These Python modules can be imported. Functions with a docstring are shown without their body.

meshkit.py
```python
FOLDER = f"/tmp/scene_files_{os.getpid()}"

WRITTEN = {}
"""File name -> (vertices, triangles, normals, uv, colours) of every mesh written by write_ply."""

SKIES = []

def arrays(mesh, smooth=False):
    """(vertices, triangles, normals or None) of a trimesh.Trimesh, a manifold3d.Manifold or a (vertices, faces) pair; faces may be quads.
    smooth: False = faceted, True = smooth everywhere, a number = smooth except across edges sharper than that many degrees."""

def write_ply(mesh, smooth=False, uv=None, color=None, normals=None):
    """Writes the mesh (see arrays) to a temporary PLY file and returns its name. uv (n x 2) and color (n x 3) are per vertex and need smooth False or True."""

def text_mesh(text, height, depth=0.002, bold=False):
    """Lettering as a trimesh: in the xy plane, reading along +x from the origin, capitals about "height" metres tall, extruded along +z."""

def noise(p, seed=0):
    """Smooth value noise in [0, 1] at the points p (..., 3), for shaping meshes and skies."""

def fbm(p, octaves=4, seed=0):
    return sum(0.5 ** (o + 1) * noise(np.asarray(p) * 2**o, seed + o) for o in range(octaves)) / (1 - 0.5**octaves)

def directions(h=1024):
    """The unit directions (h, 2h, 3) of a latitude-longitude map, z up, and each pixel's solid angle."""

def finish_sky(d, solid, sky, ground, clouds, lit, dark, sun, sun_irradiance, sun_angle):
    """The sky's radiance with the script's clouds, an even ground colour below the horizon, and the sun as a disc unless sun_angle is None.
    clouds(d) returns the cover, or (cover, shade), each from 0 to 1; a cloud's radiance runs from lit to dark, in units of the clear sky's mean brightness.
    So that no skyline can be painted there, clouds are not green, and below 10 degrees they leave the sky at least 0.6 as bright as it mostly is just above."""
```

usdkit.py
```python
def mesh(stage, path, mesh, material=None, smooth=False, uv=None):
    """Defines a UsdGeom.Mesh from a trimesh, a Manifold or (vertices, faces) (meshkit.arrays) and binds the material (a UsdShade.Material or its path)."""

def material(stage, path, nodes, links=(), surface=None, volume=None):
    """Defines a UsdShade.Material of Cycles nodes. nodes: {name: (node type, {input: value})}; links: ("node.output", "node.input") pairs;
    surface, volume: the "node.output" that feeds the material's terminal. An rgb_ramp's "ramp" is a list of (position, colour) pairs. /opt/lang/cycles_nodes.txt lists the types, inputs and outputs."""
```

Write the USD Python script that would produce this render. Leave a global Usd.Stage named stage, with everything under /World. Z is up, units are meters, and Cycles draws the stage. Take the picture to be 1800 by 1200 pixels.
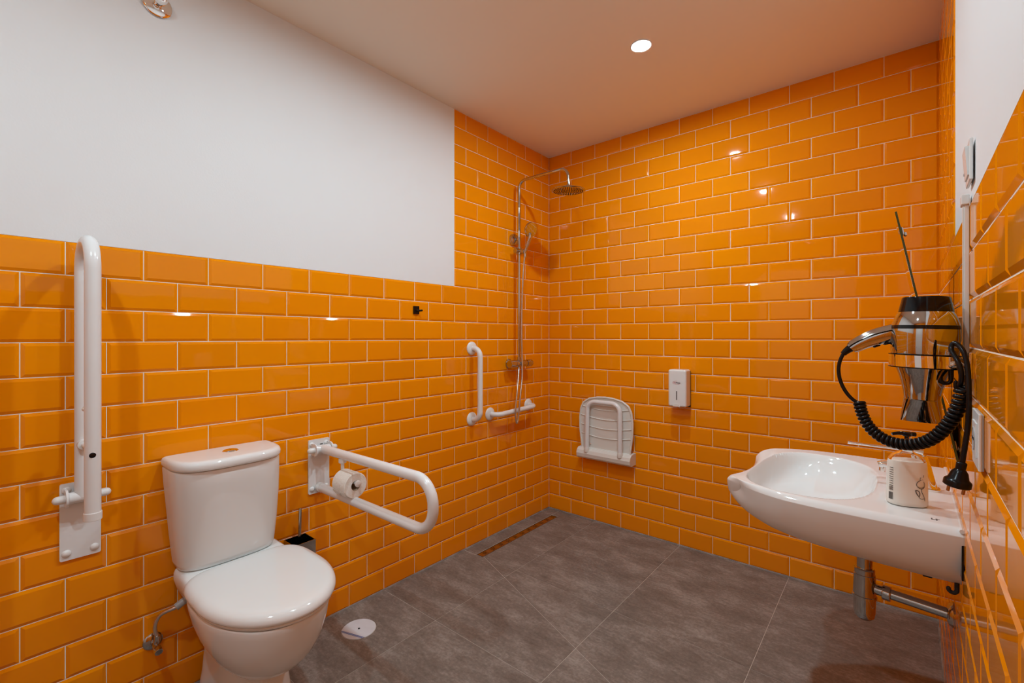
import math, random
import numpy as np, trimesh, manifold3d as m3
import shapely.geometry as sg, shapely.affinity as sa
from shapely.ops import unary_union, split
import usdkit, meshkit
from pxr import Usd, UsdGeom, UsdLux, UsdShade, Gf, Sdf

stage = Usd.Stage.CreateInMemory()
UsdGeom.SetStageUpAxis(stage, UsdGeom.Tokens.z)
UsdGeom.SetStageMetersPerUnit(stage, 1.0)
world = UsdGeom.Xform.Define(stage, '/World')
stage.SetDefaultPrim(world.GetPrim())
UsdGeom.Scope.Define(stage, '/World/Looks')
random.seed(7); rng = np.random.default_rng(7)

# ------------------------------------------------------------------ camera, light, exposure
FPX, YAW, PX, PY = 804.977, -0.696767, 893.278, 591.739
CAM = (2.04342, -2.93638, 1.3253)
cam = UsdGeom.Camera.Define(stage, '/World/camera')
cam.CreateHorizontalApertureAttr(36.0); cam.CreateVerticalApertureAttr(24.0)
cam.CreateFocalLengthAttr(FPX / 1800 * 36)
cam.CreateHorizontalApertureOffsetAttr((900 - PX) / 1800 * 36)
cam.CreateVerticalApertureOffsetAttr((PY - 600) / 1800 * 36)
cam.CreateClippingRangeAttr(Gf.Vec2f(0.01, 100))
cam.CreateExposureAttr(0.0)
cam.AddTranslateOp().Set(Gf.Vec3d(*CAM))
cam.AddRotateXYZOp().Set(Gf.Vec3f(90, 0, math.degrees(-YAW)))
LAMP_Y = [-0.854, -1.94, -3.20]      # a row of recessed ceiling lamps, the first one in view
LAMP_X, LAMP_STRENGTH, LAMP_COLOR = 1.128, 1545.0, (0.735, 0.95, 1.055)

# ------------------------------------------------------------------ materials
LK = '/World/Looks/'
def mat(name, color, rough=0.5, metallic=0.0, bump=None, vary=None, **kw):
    """Principled material; bump=(noise scale, distance); vary=(noise scale, amount, other colour)"""
    nodes = {'p': ('principled_bsdf', {'base_color': color, 'roughness': rough, 'metallic': metallic, **kw}),
             'g': ('geometry', {})}
    links = []
    if vary:
        nodes['vn'] = ('noise_texture', {'scale': vary[0], 'detail': 4.0})
        nodes['vm'] = ('mix', {'mix_type': 'mix', 'color1': color, 'color2': vary[2]})
        nodes['vr'] = ('map_range', {'from_min': 0.35, 'from_max': 0.7, 'to_min': 0.0, 'to_max': vary[1], 'clamp': True})
        links += [('g.position', 'vn.vector'), ('vn.fac', 'vr.value'), ('vr.result', 'vm.fac'), ('vm.color', 'p.base_color')]
    if bump:
        nodes['bn'] = ('noise_texture', {'scale': bump[0], 'detail': 2.0})
        nodes['b'] = ('bump', {'strength': 1.0, 'distance': bump[1]})
        links += [('g.position', 'bn.vector'), ('bn.fac', 'b.height'), ('b.normal', 'p.normal')]
    return usdkit.material(stage, LK + name, nodes, links, surface='p.BSDF')

M = {}
M['paint'] = mat('white_paint', (0.80, 0.80, 0.80), 0.6, bump=(140, 0.0002))
M['ceiling_paint'] = mat('bounce_tinted_ceiling', (0.93, 0.84, 0.72), 0.7)  # white ceiling; orange bounce light from the tiles is tinted into its colour
M['grout'] = mat('grout', (0.88, 0.80, 0.69), 0.8)
TILE = (0.92, 0.280, 0.002)
for i, k in enumerate((1.0, 0.955, 1.035)):
    M['tile%d' % i] = mat('glazed_tile_%d' % i, (min(TILE[0] * k, 0.93), TILE[1] * k * (0.985 + 0.015 * i), TILE[2]), 0.045, bump=(9, 0.0003), specular_ior_level=0.24,
                          vary=(3.0, 0.35, (TILE[0] * 0.94 * k, TILE[1] * 0.92 * k, TILE[2])))
M['ceramic'] = mat('white_ceramic', (0.82, 0.81, 0.79), 0.06)
M['plastic'] = mat('white_plastic', (0.80, 0.79, 0.77), 0.22)
M['lid_plastic'] = mat('glossy_white_plastic', (0.82, 0.81, 0.79), 0.10)
M['powder'] = mat('white_coated_steel', (0.80, 0.79, 0.78), 0.18)
M['cream'] = mat('cream_plastic', (0.76, 0.72, 0.66), 0.3)
M['grey_plastic'] = mat('grey_plastic', (0.42, 0.42, 0.42), 0.35)
M['chrome'] = mat('chrome', (0.86, 0.85, 0.83), 0.04, 1.0)
M['mid_chrome'] = mat('mid_chrome', (0.54, 0.53, 0.52), 0.06, 1.0)
M['dark_chrome'] = mat('dark_chrome', (0.50, 0.48, 0.46), 0.06, 1.0)
M['hose'] = mat('ribbed_metal_hose', (0.62, 0.60, 0.58), 0.25, 1.0, bump=(600, 0.0006))
M['steel'] = mat('brushed_steel', (0.50, 0.46, 0.42), 0.22, 1.0)
M['black'] = mat('black_plastic', (0.004, 0.004, 0.005), 0.10, specular_ior_level=0.3)
M['rubber'] = mat('black_rubber', (0.005, 0.005, 0.006), 0.22, specular_ior_level=0.28)
M['dark'] = mat('dark_hole', (0.015, 0.013, 0.012), 0.7)
M['brass'] = mat('brass_pin', (0.42, 0.26, 0.12), 0.25, 1.0)
M['paper'] = mat('tissue_paper', (0.84, 0.79, 0.72), 0.95, bump=(90, 0.0015))
M['card'] = mat('brown_card', (0.45, 0.33, 0.22), 0.9)
M['mirror'] = mat('mirror_silver', (0.90, 0.90, 0.89), 0.0, 1.0)
M['green_edge'] = mat('green_glass_edge', (0.045, 0.055, 0.015), 0.12)
M['mirror_back'] = mat('mirror_back_paint', (0.10, 0.10, 0.10), 0.5)
M['mount'] = mat('grey_mount', (0.055, 0.05, 0.048), 0.45)
M['red'] = mat('red_print', (0.42, 0.02, 0.04), 0.5)
M['darkred'] = mat('dark_red_print', (0.06, 0.006, 0.010), 0.5)
M['ink'] = mat('grey_ink', (0.10, 0.085, 0.075), 0.5)
M['blue'] = mat('blue_print', (0.05, 0.09, 0.30), 0.5)
M['cover'] = mat('white_cover', (0.72, 0.73, 0.76), 0.35, vary=(25, 0.3, (0.55, 0.55, 0.58)))
M['caulk'] = mat('grey_caulk', (0.34, 0.30, 0.26), 0.6, vary=(14, 0.9, (0.15, 0.13, 0.11)))
M['floor_grout'] = mat('floor_grout', (0.62, 0.55, 0.47), 0.85)
M['lamp'] = usdkit.material(stage, LK + 'lamp_glow', {'e': ('emission', {'color': LAMP_COLOR, 'strength': LAMP_STRENGTH})}, [], surface='e.emission')
M['lotion'] = mat('white_lotion', (0.84, 0.80, 0.72), 0.12)
M['clear'] = usdkit.material(stage, LK + 'clear_plastic', {
    'f': ('fresnel', {'IOR': 1.35}), 't': ('transparent_bsdf', {'color': (0.97, 0.97, 0.96)}), 'g': ('glossy_bsdf', {'color': (1, 1, 1), 'roughness': 0.03}),
    'm': ('mix_closure', {})}, [('f.fac', 'm.fac'), ('t.BSDF', 'm.closure1'), ('g.BSDF', 'm.closure2')], surface='m.closure')
def floor_mat(name, k):
    nodes = {'g': ('geometry', {}),
        'm1': ('mapping', {'scale': (2.6, 5.0, 1.0), 'location': (k * 3.7, k * 1.3, 0)}), 'n1': ('noise_texture', {'scale': 1.6, 'detail': 7.0, 'roughness': 0.62}),
        'm2': ('mapping', {'scale': (9.0, 27.0, 1.0), 'location': (k, 2 * k, 0)}), 'n2': ('noise_texture', {'scale': 2.2, 'detail': 6.0, 'roughness': 0.7}),
        'n3': ('noise_texture', {'scale': 75.0, 'detail': 4.0, 'roughness': 0.75}),
        'a': ('mix', {'mix_type': 'mix', 'fac': 0.38}), 'a2': ('mix', {'mix_type': 'mix', 'fac': 0.30}),
        'r': ('rgb_ramp', {'ramp': [(0.0, (0.070, 0.056, 0.046)), (0.38, (0.125, 0.104, 0.088)), (0.50, (0.205, 0.176, 0.152)), (0.60, (0.330, 0.292, 0.258)), (1.0, (0.60, 0.54, 0.49))]}),
        'b': ('bump', {'strength': 0.5, 'distance': 0.0006}),
        'p': ('principled_bsdf', {'roughness': 0.38, 'specular_ior_level': 0.45})}
    links = [('g.position', 'm1.vector'), ('m1.vector', 'n1.vector'), ('g.position', 'm2.vector'), ('m2.vector', 'n2.vector'), ('g.position', 'n3.vector'),
        ('n1.fac', 'a.color1'), ('n2.fac', 'a.color2'), ('a.color', 'a2.color1'), ('n3.fac', 'a2.color2'), ('a2.color', 'r.fac'), ('r.color', 'p.base_color'),
        ('n3.fac', 'b.height'), ('b.normal', 'p.normal')]
    return usdkit.material(stage, LK + name, nodes, links, surface='p.BSDF')
FLOOR_M = [floor_mat('floor_tile_stone_%d' % i, i) for i in range(3)]

# ------------------------------------------------------------------ helpers
used = {}
def numbered(path):
    if path not in used:
        used[path] = 0
        return path
    used[path] += 1
    return '%s_%03d' % (path, used[path])
def P(o): return str(o.GetPath()) if hasattr(o, 'GetPath') else o
def obj(name, mesh, m, parent=None, smooth=35, label=None):
    path = numbered((P(parent) if parent is not None else '/World') + '/' + name)
    pr = usdkit.mesh(stage, path, mesh, M[m] if isinstance(m, str) else m, smooth=smooth).GetPrim()
    if label: pr.SetCustomDataByKey('label', label)
    return pr
def tag(o, label, cat=None, group=None, kind=None):
    for k, v in (('label', label), ('category', cat), ('group', group), ('kind', kind)):
        if v: o.SetCustomDataByKey(k, v)
    return o
def thing(name, label=None, cat=None, group=None, kind=None):
    return tag(UsdGeom.Xform.Define(stage, numbered('/World/' + name)).GetPrim(), label, cat, group, kind)
def at(o, p):
    """gives the thing an origin at p (its base); meshes added afterwards are in world coordinates minus p"""
    UsdGeom.Xformable(o).AddTranslateOp().Set(Gf.Vec3d(*p)); return np.array(p, float)

def tm(x):
    if isinstance(x, trimesh.Trimesh): return x
    if hasattr(x, 'to_mesh'):
        m = x.to_mesh(); return trimesh.Trimesh(m.vert_properties[:, :3], m.tri_verts, process=False)
    v, f = np.asarray(x[0], float), np.asarray(x[1], int)
    if f.shape[1] == 4: f = np.vstack([f[:, [0, 1, 2]], f[:, [0, 2, 3]]])
    return trimesh.Trimesh(v, f, process=False)
def cat(*ms): return trimesh.util.concatenate([tm(m) for m in ms])
def box(x0, x1, y0, y1, z0, z1):
    b = trimesh.creation.box([x1 - x0, y1 - y0, z1 - z0]); b.apply_translation([(x0 + x1) / 2, (y0 + y1) / 2, (z0 + z1) / 2]); return b
def rbox(x0, x1, y0, y1, z0, z1, r=0.003, seg=16):
    s = m3.Manifold.sphere(r, seg)
    return tm(m3.Manifold.batch_hull([s.translate((x, y, z)) for x in (x0 + r, x1 - r) for y in (y0 + r, y1 - r) for z in (z0 + r, z1 - r)]))
def rings(R, cap0=True, cap1=True, close=True):
    """joins rings (k, n, 3) into a skin"""
    R = np.asarray(R, float); k, n = R.shape[:2]
    v = R.reshape(-1, 3); f = []
    i = np.arange(n if close else n - 1); j = (i + 1) % n
    for a in range(k - 1):
        f.append(np.stack([a * n + i, a * n + j, (a + 1) * n + j], 1)); f.append(np.stack([a * n + i, (a + 1) * n + j, (a + 1) * n + i], 1))
    extra = []
    for c, a in ((cap0, 0), (cap1, k - 1)):
        if c:
            ci = len(v) + len(extra); extra.append(R[a].mean(0))
            f.append(np.stack([np.full(len(i), ci), a * n + j, a * n + i], 1) if a == 0 else np.stack([np.full(len(i), ci), a * n + i, a * n + j], 1))
    if extra: v = np.vstack([v, extra])
    m = trimesh.Trimesh(v, np.vstack(f), process=False)
    return m
def lathe(prof, axis=(0, 0, 1), origin=(0, 0, 0), n=40, cap0=True, cap1=True):
    """prof: (radius, height) pairs along axis"""
    a = np.array(axis, float); a /= np.linalg.norm(a)
    u = np.cross(a, [1, 0, 0] if abs(a[0]) < 0.9 else [0, 1, 0]); u /= np.linalg.norm(u); w = np.cross(a, u)
    t = np.linspace(0, 2 * np.pi, n, endpoint=False)
    R = [np.array(origin) + a * h + r * (np.cos(t)[:, None] * u + np.sin(t)[:, None] * w) for r, h in prof]
    return rings(R, cap0, cap1)
def cyl(p0, p1, r, n=32, bev=0.0):
    p0, p1 = np.array(p0, float), np.array(p1, float); L = np.linalg.norm(p1 - p0)
    b = min(bev, L / 2.01, r * 0.9)
    prof = [(r - b, 0), (r - b * 0.3, b * 0.3), (r, b), (r, L - b), (r - b * 0.3, L - b * 0.3), (r - b, L)] if b else [(r, 0), (r, L)]
    return lathe(prof, p1 - p0, p0, n)
def smooth_path(pts, n=80):
    pts = np.asarray(pts, float)
    from scipy.interpolate import CubicSpline
    d = np.r_[0, np.cumsum(np.linalg.norm(np.diff(pts, axis=0), axis=1) ** 0.5)]
    return CubicSpline(d, pts)(np.linspace(0, d[-1], n))
def fillet(pts, r, seg=10):
    """polyline with its inner corners rounded by radius r"""
    pts = [np.array(p, float) for p in pts]; out = [pts[0]]
    rs = r if np.ndim(r) else [r] * (len(pts) - 2)
    for i in range(1, len(pts) - 1):
        a, b, c = pts[i - 1], pts[i], pts[i + 1]; u, v = a - b, c - b; u /= np.linalg.norm(u); v /= np.linalg.norm(v)
        ang = math.acos(np.clip(u @ v, -1, 1)); t = rs[i - 1] / math.tan(ang / 2)
        ctr = b + (u + v) / np.linalg.norm(u + v) * rs[i - 1] / math.sin(ang / 2)
        p, q = b + u * t - ctr, b + v * t - ctr; th = math.pi - ang
        for k in range(seg + 1):
            s = k / seg; out.append(ctr + (math.sin((1 - s) * th) * p + math.sin(s * th) * q) / math.sin(th))
    out.append(pts[-1]); return np.array(out)
def frames(path):
    path = np.asarray(path, float); T = np.gradient(path, axis=0); T /= np.linalg.norm(T, axis=1, keepdims=True)
    u = np.cross(T[0], [0, 0, 1]) if abs(T[0][2]) < 0.9 else np.cross(T[0], [0, 1, 0]); u /= np.linalg.norm(u); U = []
    for t in T:
        u = u - t * (u @ t); u /= np.linalg.norm(u); U.append(u.copy())
    U = np.array(U); return T, U, np.cross(T, U)
def tube(path, r, n=20, dome=False, cap=True):
    path = np.asarray(path, float); T, U, V = frames(path); r = np.broadcast_to(r, len(path)).astype(float)
    t = np.linspace(0, 2 * np.pi, n, endpoint=False)
    ring = lambda c, u, v, rr: c + rr * (np.cos(t)[:, None] * u + np.sin(t)[:, None] * v)
    R = [ring(path[i], U[i], V[i], r[i]) for i in range(len(path))]
    if dome:
        A = [ring(path[0] - T[0] * r[0] * math.sin(a), U[0], V[0], r[0] * math.cos(a)) for a in (1.45, 1.1, 0.75, 0.4)]
        Z = [ring(path[-1] + T[-1] * r[-1] * math.sin(a), U[-1], V[-1], r[-1] * math.cos(a)) for a in (0.4, 0.75, 1.1, 1.45)]
        R = A + R + Z
    return rings(R, cap, cap)
def extrude(poly, d):
    return cat(*[trimesh.creation.extrude_polygon(g, d, engine='earcut') for g in getattr(poly, 'geoms', [poly])])
def frame_tf(m, o, ex, ey, ez):
    """local axes to world"""
    T = np.eye(4); T[:3, 0], T[:3, 1], T[:3, 2], T[:3, 3] = ex, ey, ez, o
    m = tm(m).copy(); m.apply_transform(T); return m
def rrect(w, h, r, seg=6): return sg.box(-w / 2 + r, -h / 2 + r, w / 2 - r, h / 2 - r).buffer(r, quad_segs=seg)
def superring(z, cx, cy, af, ab, b, n=2.5, N=72, nb=None):
    """ring in plan: front (+x) half length af, back ab, half width b"""
    t = np.linspace(0, 2 * np.pi, N, endpoint=False); c, s = np.cos(t), np.sin(t)
    e = np.where(c >= 0, n, nb or n)
    x = np.where(c >= 0, af, ab) * np.sign(c) * np.abs(c) ** (2 / e); y = b * np.sign(s) * np.abs(s) ** (2 / e)
    return np.stack([cx + x, cy + y, np.full(N, z)], 1)
def dome(c, axis, r, h, base=0.0):
    pr = [(r, -base)] + [(r * math.cos(a), h * math.sin(a)) for a in np.linspace(0, 1.5, 7)]
    return lathe(pr, axis, c, 24)

# wall frames: left wall = plane x 0, back wall = plane y 0, right wall slightly out of square
PITCH, PITCHX, TOPZ, CEIL, FAR = 0.108683, 0.2015, 2.6113, 2.714, -4.1
W, SKEW = 2.2165, 0.0235
es = np.array([-SKEW, -1, 0]) / math.hypot(1, SKEW); en = np.array([-1, SKEW, 0]) / math.hypot(1, SKEW)
RO = np.array([W, 0, 0])
def RW(s, o, z): return RO + es * s + en * o + np.array([0, 0, z])
def right(m): return frame_tf(m, RO, es, en, [0, 0, 1])          # local (along wall towards camera, out of wall, up)
def left(m): return frame_tf(m, (0, 0, 0), (0, -1, 0), (1, 0, 0), (0, 0, 1))
def back(m): return frame_tf(m, (0, 0, 0), (1, 0, 0), (0, -1, 0), (0, 0, 1))

# ------------------------------------------------------------------ room shell
FACE = 0.0045                                                       # tile faces stand this far out of the joints
def tile_mesh(s0, s1, z0, z1, j=0.0015, tilt=True):
    """one bevelled glazed tile in wall coordinates (s, out, z)"""
    s0, s1, z0, z1 = s0 + j, s1 - j, z0 + j, z1 - j
    R = []
    for ins, o in ((0, -0.004), (0, 0.0004), (0.0095, FACE)):
        i2 = min(ins, (s1 - s0) / 3, (z1 - z0) / 3)
        R.append([(s0 + i2, o, z0 + i2), (s1 - i2, o, z0 + i2), (s1 - i2, o, z1 - i2), (s0 + i2, o, z1 - i2)])
    R = np.array(R)
    if tilt:
        a, b = rng.normal(0, 0.0018, 2)
        R[1:, :, 1] += (R[1:, :, 0] - (s0 + s1) / 2) * a + (R[1:, :, 2] - (z0 + z1) / 2) * b
    v = R.reshape(-1, 3); f = []
    for k in range(2):
        for i in range(4):
            n = (i + 1) % 4; a, b, c, d = k * 4 + i, k * 4 + n, k * 4 + 4 + n, k * 4 + 4 + i
            f += [(a, c, b), (a, d, c)]
    f += [(8, 10, 9), (8, 11, 10)]
    return trimesh.Trimesh(v, np.array(f), process=False)
def tile_wall(prim, place, width, offs, region, near, fall=0.0):
    """tiles over s in 0..width; region(s_mid, row) says whether tiled; tiles with s < near are parts, the rest one stuff part"""
    rest = []; bounds = [CEIL] + [TOPZ - k * PITCH for k in range(24)] + [0.0]
    for row in range(25):
        z1, z0 = bounds[row], bounds[row + 1]
        first = offs[row % 2] * PITCHX
        edges = [0.0] + [first + k * PITCHX for k in range(60) if 0.004 < first + k * PITCHX < width - 0.004] + [width]
        for a, b in zip(edges[:-1], edges[1:]):
            r = region(row)
            if a >= r - 1e-6: continue
            b = min(b, r)
            if b - a < 0.01: continue
            t = tile_mesh(a, b, z0, z1)
            t.vertices[:, 2] -= fall * t.vertices[:, 0]
            t = place(t)
            if a < near: obj('tile', t, 'tile%d' % rng.choice(3, p=[.5, .25, .25]), prim, smooth=False)
            else: rest.append(t)
    if rest: tag(obj('tile_field', cat(*rest), 'tile0', prim, smooth=False), None, kind='stuff')
FULL = 5 * PITCHX                                                  # full height tiling in the shower corner
HALFROW = 10; HALFZ = TOPZ - 9 * PITCH                             # elsewhere tiles up to here
def region(row): return FULL if row < HALFROW else 99.0

floor = thing('floor', kind='structure')
sc = extrude(sg.box(-0.2, FAR - 0.2, W + 0.2, 0.2).difference(sg.box(0.1035, -0.9185, 0.1565, -0.1135)), 0.08); sc.apply_translation([0, 0, -0.0809])
obj('screed', sc, 'floor_grout', floor, smooth=False)
room = sg.Polygon([(0.004, -0.004), (W - 0.004, -0.004), (W + SKEW * FAR - 0.004, FAR), (0.004, FAR)])
drain_hole = sg.box(0.104, -0.918, 0.156, -0.114)
strip = sg.box(0.006, -0.925, 0.1015, -0.055)
corner_strip = sg.box(0.006, -0.053, 0.1015, -0.006)
cover_c = (0.190, -1.777); cover_hole = sg.Point(cover_c).buffer(0.0745, 32)
cells = []
xs = [-0.2, 0.408, 1.013, 1.610, 2.4]; ys = [0.1, -0.308, -0.913, -1.513, -2.118, -2.723, -3.328, -3.933, -4.538]
cut = sg.LineString([(0.156, -0.913), (0.4185, -1.018), (1.2235, -1.343), (1.6665, -1.522)])
for i in range(4):
    for k in range(8):
        c = sg.box(xs[i], ys[k + 1], xs[i + 1], ys[k]).intersection(room).difference(unary_union([drain_hole.buffer(0.001), sg.box(0, -0.928, 0.1035, 0), cover_hole]))
        if c.is_empty: continue
        for g in split(c, cut).geoms if cut.crosses(c) else getattr(c, 'geoms', [c]):
            g = g.buffer(-0.0011, join_style=2)
            if g.area > 0.0005: cells.append(g)
for g in cells + [strip, corner_strip]:
    for q in getattr(g, 'geoms', [g]):
        t = extrude(q, 0.008); t.apply_translation([0, 0, -0.008])
        obj('floor_tile', t, FLOOR_M[int(rng.integers(3))], floor, smooth=False)

wl = thing('wall_left', kind='structure')
obj('grout_bed', left(box(0, -FAR, -0.12, 0.0, 0, CEIL)), 'grout', wl, smooth=False)
obj('plaster', left(box(FULL - 0.0005, -FAR, 0, 0.0012, HALFZ - 0.0005, CEIL)), 'paint', wl, smooth=False)
tile_wall(wl, left, -FAR, (0.5, 1.0), region, 2.9)
wb = thing('wall_back', kind='structure')
obj('grout_bed', back(box(-0.12, W + 0.12, -0.12, 0.0, 0, CEIL)), 'grout', wb, smooth=False)
tile_wall(wb, back, W, (1.0, 0.5), lambda r: 99.0, 99)
wr = thing('wall_right', kind='structure')
RL = -FAR + 0.003
obj('grout_bed', right(box(-0.02, RL, -0.12, 0.0, 0, CEIL)), 'grout', wr, smooth=False)
FALL = 0.0045
pl = box(FULL - 0.0005, RL, 0, 0.0012, HALFZ - 0.0005, CEIL)
v = pl.vertices; v[v[:, 2] < CEIL - 0.1, 2] -= FALL * v[v[:, 2] < CEIL - 0.1, 0]; pl.vertices = v
obj('plaster', right(pl), 'paint', wr, smooth=False)
tile_wall(wr, right, RL, (0.5, 1.0), region, 2.35, FALL)
wf = thing('wall_front', kind='structure')
obj('plaster', box(-0.12, W + 0.12, FAR - 0.12, FAR, 0, CEIL), 'paint', wf, smooth=False)
tile_wall(wf, lambda m: frame_tf(m, (0, FAR, 0), (1, 0, 0), (0, 1, 0), (0, 0, 1)), W + SKEW * FAR, (1.0, 0.5), lambda r: 99.0, -1)
d1 = tag(thing('door_1', kind='structure'), 'plain white door at the end of the room')
obj('leaf', rbox(0.70, 1.62, FAR + 0.012, FAR + 0.045, 0.01, 2.10, 0.003), 'plastic', d1)
obj('frame', cat(box(0.63, 0.695, FAR + 0.006, FAR + 0.055, 0, 2.17), box(1.625, 1.69, FAR + 0.006, FAR + 0.055, 0, 2.17), box(0.63, 1.69, FAR + 0.006, FAR + 0.055, 2.105, 2.17)), 'plastic', d1, smooth=False)
obj('handle', tube(fillet([(0.78, FAR + 0.045, 1.02), (0.78, FAR + 0.095, 1.02), (0.90, FAR + 0.095, 1.02)], 0.012, 6), 0.010, 14), 'chrome', d1)
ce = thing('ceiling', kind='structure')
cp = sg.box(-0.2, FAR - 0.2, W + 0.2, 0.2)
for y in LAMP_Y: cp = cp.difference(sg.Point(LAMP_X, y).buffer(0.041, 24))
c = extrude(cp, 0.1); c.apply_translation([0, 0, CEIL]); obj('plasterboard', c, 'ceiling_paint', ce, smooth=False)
# silicone joints along the floor
for i, (a, b) in enumerate((((0.003, -0.003), (0.003, FAR)), ((0.003, -0.003), (W - 0.003, -0.003)), ((W - 0.003, -0.003), (W - 0.003 + SKEW * FAR, FAR)))):
    pts = np.linspace(0, 1, 60)[:, None] * (np.array(b) - a) + a
    c = np.c_[pts, np.zeros(60)]
    tag(obj('trim', tube(c, 0.0050 + 0.0012 * meshkit.noise(c * 9), 8), 'caulk'), ('grey sealant joint along the foot of the %s wall' % ('left', 'back', 'right')[i]), kind='structure')

# ------------------------------------------------------------------ ceiling lamps
for i, y in enumerate(LAMP_Y):
    t = thing('downlight', ['round recessed ceiling downlight shining nearest the shower corner', 'second round ceiling downlight from the shower corner', 'third round ceiling downlight, farthest from the shower corner',
                            ][i], 'ceiling light', 'row of ceiling downlights')
    obj('trim_ring', lathe([(0.0405, 0.03), (0.0405, 0.0), (0.041, -0.003), (0.046, -0.004), (0.050, -0.001), (0.050, 0.0)], origin=(LAMP_X, y, CEIL), n=48, cap0=False, cap1=False), 'plastic', t)
    obj('lens', lathe([(0.030, 0.002), (0.030, 0.0), (0.027, -0.002), (0.015, -0.003)], origin=(LAMP_X, y, CEIL), n=40), 'lamp', t)
    obj('housing', cat(lathe([(0.0302, -0.001), (0.040, -0.001)], origin=(LAMP_X, y, CEIL + 0.001), n=40, cap0=False, cap1=False), lathe([(0.040, 0.0), (0.040, 0.06)], origin=(LAMP_X, y, CEIL + 0.003), n=40)), 'plastic', t)

# ------------------------------------------------------------------ toilet
TY = -2.287
t = thing('toilet', 'white close-coupled toilet with closed lid against the orange tiled wall', 'toilet')
def loft(secs, **k): return rings([superring(*s) for s in secs], **k)
# z, cx, cy, front, back, halfwidth, n, N, nb
def ci(z, front, b, cy): return (z, 0.05, cy, front - 0.05, 0.044, b, 3.4, 96, 9)
obj('cistern', loft([ci(0.484, 0.128, 0.148, -2.272), ci(0.487, 0.142, 0.162, -2.272), ci(0.505, 0.149, 0.167, -2.273), ci(0.60, 0.175, 0.174, -2.276), ci(0.72, 0.200, 0.180, -2.280), ci(0.80, 0.212, 0.183, -2.284), ci(0.853, 0.216, 0.184, -2.286), ci(0.856, 0.208, 0.178, -2.286)]), 'ceramic', t, smooth=40)
LX = 0.05
obj('cistern_lid', loft([(0.857, LX, -2.287, 0.166, 0.042, 0.176, 3.5, 96, 9), (0.859, LX, -2.287, 0.174, 0.044, 0.183, 3.5, 96, 9), (0.866, LX, -2.287, 0.178, 0.045, 0.186, 3.5, 96, 9), (0.878, LX, -2.287, 0.178, 0.045, 0.186, 3.5, 96, 9),
     (0.886, LX, -2.287, 0.174, 0.043, 0.183, 3.5, 96, 9), (0.8905, LX, -2.287, 0.166, 0.038, 0.177, 3.5, 96, 8), (0.8922, LX, -2.287, 0.155, 0.028, 0.168, 3.5, 96, 7), (0.8925, LX, -2.287, 0.10, 0.01, 0.12, 3.5, 96, 7)]), 'ceramic', t, smooth=40)
b = obj('flush_button', lathe([(0.027, 0), (0.027, 0.002), (0.024, 0.0045), (0.0225, 0.0035), (0.0215, 0.0035)], origin=(0.118, TY + 0.008, 0.892), n=40), 'chrome', t, label='round chrome dual flush button')
for sgn in (-1, 1):
    half = sg.Point(0, 0).buffer(0.0205, 24).intersection(sg.box(-0.03, 0.0006 if sgn > 0 else -0.03, 0.03, 0.03 if sgn > 0 else -0.0006))
    e = extrude(half, 0.003); e.apply_translation([0.118, TY + 0.008, 0.8945]); obj('push_plate', e, 'chrome', b, smooth=False)
TB = -2.262
def ped(z, af, ab, bb, cx=0.245): return (z, cx, TB, af, ab, bb, 2.6, 72, 5)
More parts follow.
